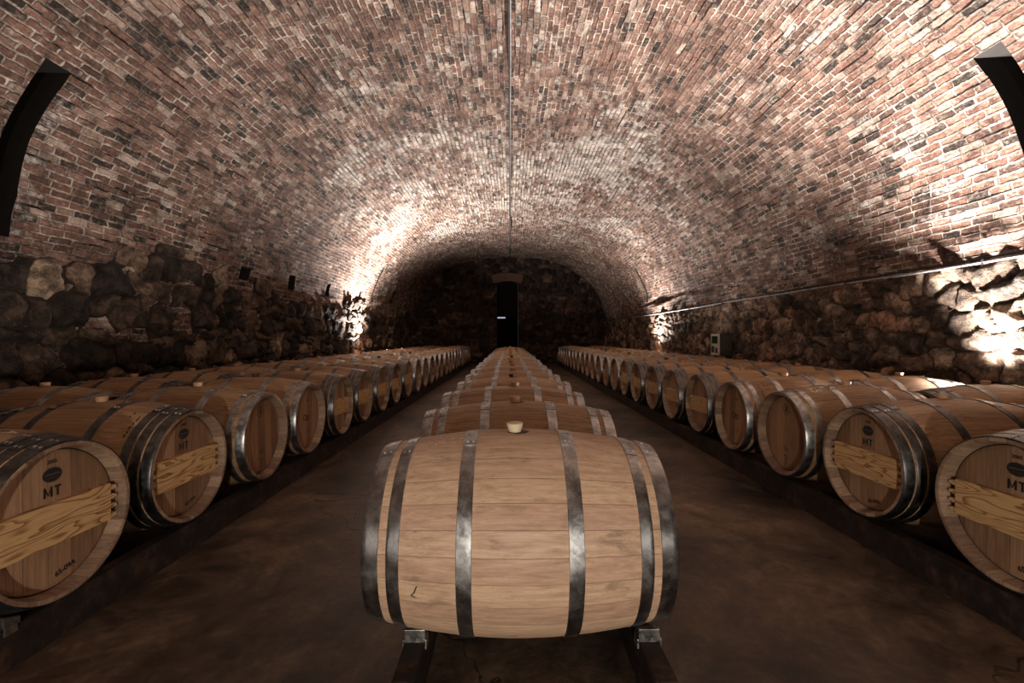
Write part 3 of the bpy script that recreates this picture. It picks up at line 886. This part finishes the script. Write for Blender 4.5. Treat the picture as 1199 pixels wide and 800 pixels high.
# end wall with doorway
DX0, DX1, DSP, DTOP = -0.56, 0.35, 3.44, 3.60
def door_top(x):
    t = (x - (DX0 + DX1) / 2) / ((DX1 - DX0) / 2)
    return DSP + (DTOP - DSP) * math.sqrt(max(0, 1 - t * t))
def end_wall():
    du = 0.04
    xs = np.arange(-4.4, 4.41, du); zs = np.arange(0, 4.81, du)
    U, Z = np.meshgrid(xs, zs, indexing='ij'); u, z = U.ravel(), Z.ravel()
    h, c, g, al = rubble(u, z, [0, .3, .55, .85, 1.1, 1.4, 1.65, 1.95, 2.2, 2.5, 2.75, 3.05, 3.3, 3.6, 3.85, 4.15, 4.4, 4.9], 0.2, 0.55, 55, -4.8, 4.8, lambda *a: True)
    V = np.stack([u, 20.0 - 0.10 * h, z], 1)
    nz, nx = len(zs), len(xs)
    I, J = np.meshgrid(np.arange(nx - 1), np.arange(nz - 1), indexing='ij')
    a = (I * nz + J).ravel(); F = np.stack([a, a + nz, a + nz + 1, a + 1], 1)
    cx = u[F].mean(1); cz = z[F].mean(1)
    tops = np.array([door_top(q) for q in cx])
    hole = (cx > DX0) & (cx < DX1) & (cz < tops)
    F = F[~hole]
    me = bpy.data.meshes.new('wall_back'); me.from_pydata(V.tolist(), [], F.tolist())
    for nm, arr in (('cell', c), ('gap', g)):
        at = me.attributes.new(nm, 'FLOAT', 'POINT'); at.data.foreach_set('value', arr.astype(np.float32))
    me.materials.append(M['stone_end']); me.polygons.foreach_set('use_smooth', [True] * len(me.polygons)); me.update()
    tag(link('wall_back', me), kind='structure')
end_wall()

# doorway: reveal, upper panel, dark leaf below, brick arch over it
dr = tag(link('door_1', None), kind='structure')
dr.location = (0, 0, 0)
bm = bmesh.new()
N_ = 12
ring_f, ring_b = [], []
path = [(DX0, 0.0), (DX0, DSP)] + [(DX0 + (DX1 - DX0) * k / N_, door_top(DX0 + (DX1 - DX0) * k / N_)) for k in range(1, N_)] + [(DX1, DSP), (DX1, 0.0)]
for (x, z) in path:
    ring_f.append(bm.verts.new((x, 19.86, z))); ring_b.append(bm.verts.new((x, 20.35, z)))
for k in range(len(path) - 1): bm.faces.new((ring_f[k], ring_f[k + 1], ring_b[k + 1], ring_b[k]))
link('door_reveal', bm_mesh('door_reveal', bm, M['stone_dark']), dr)
bm = bmesh.new()
pv = [bm.verts.new((x, 20.12, z)) for (x, z) in [(DX0, 2.06)] + path[1:-1] + [(DX1, 2.06)]]
qv = [bm.verts.new((x, 20.16, z)) for (x, z) in [(DX0, 2.06)] + path[1:-1] + [(DX1, 2.06)]]
bm.faces.new(pv); bm.faces.new(list(reversed(qv)))
for k in range(len(pv)): bm.faces.new((pv[k], pv[(k + 1) % len(pv)], qv[(k + 1) % len(pv)], qv[k]))
link('upper_panel', bm_mesh('upper_panel', bm, M['door_panel']), dr)
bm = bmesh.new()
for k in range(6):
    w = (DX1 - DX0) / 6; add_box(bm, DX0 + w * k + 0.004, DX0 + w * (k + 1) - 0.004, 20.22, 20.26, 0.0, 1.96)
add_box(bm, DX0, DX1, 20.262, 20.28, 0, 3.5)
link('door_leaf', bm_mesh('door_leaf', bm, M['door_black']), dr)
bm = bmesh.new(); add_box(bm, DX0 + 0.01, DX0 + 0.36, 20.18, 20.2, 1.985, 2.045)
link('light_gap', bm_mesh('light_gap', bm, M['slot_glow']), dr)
# voussoirs
bm = bmesh.new()
for k in range(15):
    x0 = DX0 - 0.16 + (DX1 - DX0 + 0.32) * k / 15; x1 = DX0 - 0.16 + (DX1 - DX0 + 0.32) * (k + 1) / 15 - 0.012
    mx = (DX0 + DX1) / 2
    def zt(x): 
        t = (x - mx) / 0.7; return DSP + 0.14 * (1 - t * t) + 0.02
    lean = 0.16
    pts = [(x0, zt(x0)), (x1, zt(x1)), (x1 + (x1 - mx) * lean, zt(x1) + 0.36), (x0 + (x0 - mx) * lean, zt(x0) + 0.36)]
    f_ = [bm.verts.new((x, 19.85, z)) for (x, z) in pts]; b_ = [bm.verts.new((x, 20.05, z)) for (x, z) in pts]
    bm.faces.new(f_); bm.faces.new(list(reversed(b_)))
    for q in range(4): bm.faces.new((f_[q], f_[(q + 1) % 4], b_[(q + 1) % 4], b_[q]))
M['arch_brick'] = mat_plain('arch_brick', (0.13, 0.07, 0.048), 0.9, 0, 0.4, 12)
tag(link('trim_1', bm_mesh('trim_1', bm, M['arch_brick'], False, 0.006)), kind='structure')

# floor
bm = bmesh.new()
vs = [bm.verts.new(p) for p in ((-4.4, Y0, 0), (4.4, Y0, 0), (4.4, 20.4, 0), (-4.4, 20.4, 0))]
bm.faces.new(vs)
tag(link('floor', bm_mesh('floor', bm, M['floor'])), kind='structure')

# ------------------------------------------------------------------ runs of pipe and cable, meter box
def apex(): return CAM_Z + B_H
def wav(y, a=0.004): return a * math.sin(y * 0.9) + a * .6 * math.sin(y * 2.3 + 1)
def run(name, mat, pts, r, label, cat, clips=None):
    bm = bmesh.new(); tube(bm, pts, r, 10)
    o = link(name, bm_mesh(name, bm, M[mat], True))
    tag(o, label, cat)
    if clips:
        for p in clips:
            bm = bmesh.new(); add_box(bm, -r * 1.5, r * 1.5, -0.012, 0.012, -r * 1.6, r * 1.6)
            link('clip', bm_mesh('clip', bm, M['cable'], False, 0.002), o, p)
    return o
ysr = [0.3 + 0.5 * k for k in range(40)]
run('ceiling_conduit', 'conduit', [(0.012 + wav(y), y, apex() - 0.02) for y in ysr], 0.0065, 'thin pale conduit running along the crown of the brick vault', 'conduit')
run('ceiling_cable', 'cable', [(-0.006 + wav(y), y, apex() - 0.02) for y in ysr], 0.009, 'black cable beside the pale conduit on the crown of the vault', 'cable')
run('wall_pipe', 'conduit', [(prof_x(1.80) - 0.105 + wav(y), y, 1.80 + wav(y, 0.006)) for y in ysr], 0.013, 'long grey pipe along the top of the stone on the right wall', 'pipe',
    [(prof_x(1.80) - 0.10, 3.9 + 1.6 * k, 1.80) for k in range(10)])
run('wall_cable', 'cable', [(prof_x(1.83) - 0.09 + wav(y, 0.003), y, 1.835 + wav(y, 0.006)) for y in ysr], 0.009, 'black cable lying on top of the grey wall pipe', 'cable')

bx = bpy.data.objects.new('meter_box', None); COL.objects.link(bx); bx.location = (4.0, 8.67, 0.80)
tag(bx, 'small olive control box with pale front and dark screen on the right stone wall', 'box')
bm = bmesh.new(); add_box(bm, -0.07, 0.16, -0.18, 0.18, 0, 0.42); link('housing', bm_mesh('housing', bm, M['box_olive'], False, 0.008), bx)
bm = bmesh.new(); add_box(bm, -0.088, -0.0705, -0.172, 0.172, 0.008, 0.412); link('front_plate', bm_mesh('front_plate', bm, M['box_pale'], False, 0.006), bx)
bm = bmesh.new(); add_box(bm, -0.092, -0.0885, -0.12, 0.12, 0.23, 0.37); link('screen', bm_mesh('screen', bm, M['screen'], False, 0.001), bx)
bm = bmesh.new(); add_box(bm, -0.094, -0.0885, 0.02, 0.13, 0.06, 0.18); link('socket', bm_mesh('socket', bm, M['lamp_black'], False, 0.002), bx)
bm = bmesh.new(); add_box(bm, -0.094, -0.0885, -0.12, -0.03, 0.05, 0.15); link('socket', bm_mesh('socket', bm, M['lamp_black'], False, 0.002), bx)

# ------------------------------------------------------------------ light
def spot(name, loc, target, power, ang, blend, col, r=0.05):
    l = bpy.data.lights.new(name, 'SPOT'); l.energy = power; l.spot_size = math.radians(ang); l.spot_blend = blend; l.color = col; l.shadow_soft_size = r
    o = bpy.data.objects.new(name, l); COL.objects.link(o); o.location = loc
    d = Vector(target) - Vector(loc); o.rotation_euler = d.to_track_quat('-Z', 'Y').to_euler()
    return o
def point(name, loc, power, col, r=0.1):
    l = bpy.data.lights.new(name, 'POINT'); l.energy = power; l.color = col; l.shadow_soft_size = r
    o = bpy.data.objects.new(name, l); COL.objects.link(o); o.location = loc
    return o
WARM = (1.0, 0.915, 0.81); COOL = (1.0, 0.965, 0.94)
for nm, sx, yy in (('left', -1, 12.35), ('right', 1, 12.6)):
    spot('uplight_' + nm, (sx * 3.86, yy, 0.66), (sx * 1.2, yy - 0.7, 4.5), 2900, 150, 1.0, COOL)
    spot('wallwash_' + nm, (sx * 3.80, yy, 0.74), (sx * 4.12, yy, 2.6), 1500, 70, 0.8, COOL, 0.03)
spot('uplight_right_front', (3.88, 3.66, 0.72), (1.2, 3.9, 4.5), 2500, 122, 1.0, COOL)
spot('wallwash_right_front', (3.80, 3.85, 0.80), (4.2, 3.72, 1.6), 500, 95, 0.9, COOL, 0.03)
spot('uplight_left_rear', (-3.6, -3.0, 0.6), (-0.8, -0.8, 4.5), 150, 120, 1.0, WARM)  # added ambient fill spot, unseen behind the camera
spot('uplight_right_rear', (3.6, -3.0, 0.6), (0.8, -0.8, 4.5), 200, 120, 1.0, WARM)  # matching unseen spot, added for fill and the right-hand hoop highlights
point('entrance_lamp', (0.25, -8.0, 0.9), 150, WARM, 0.12)  # unseen point light added behind the camera to reach the far rows
point('work_lamp', (0.08, -1.9, 0.72), 165, WARM, 0.05)

w = bpy.data.worlds.new('World'); SC.world = w; w.use_nodes = True
bg = w.node_tree.nodes['Background']; bg.inputs[0].default_value = (1.0, 0.9, 0.8, 1); bg.inputs[1].default_value = 0.03

# ------------------------------------------------------------------ camera
cam = bpy.data.cameras.new('camera'); cam.sensor_width = 36; cam.lens = 36 * 533.0 / 1199.0; cam.clip_start = 0.02; cam.clip_end = 100
co = bpy.data.objects.new('camera', cam); COL.objects.link(co); co.location = (0, 0, CAM_Z)
co.rotation_euler = (PI / 2 - math.atan(5.0 / 533), 0, -math.atan(2.5 / 533))
SC.camera = co
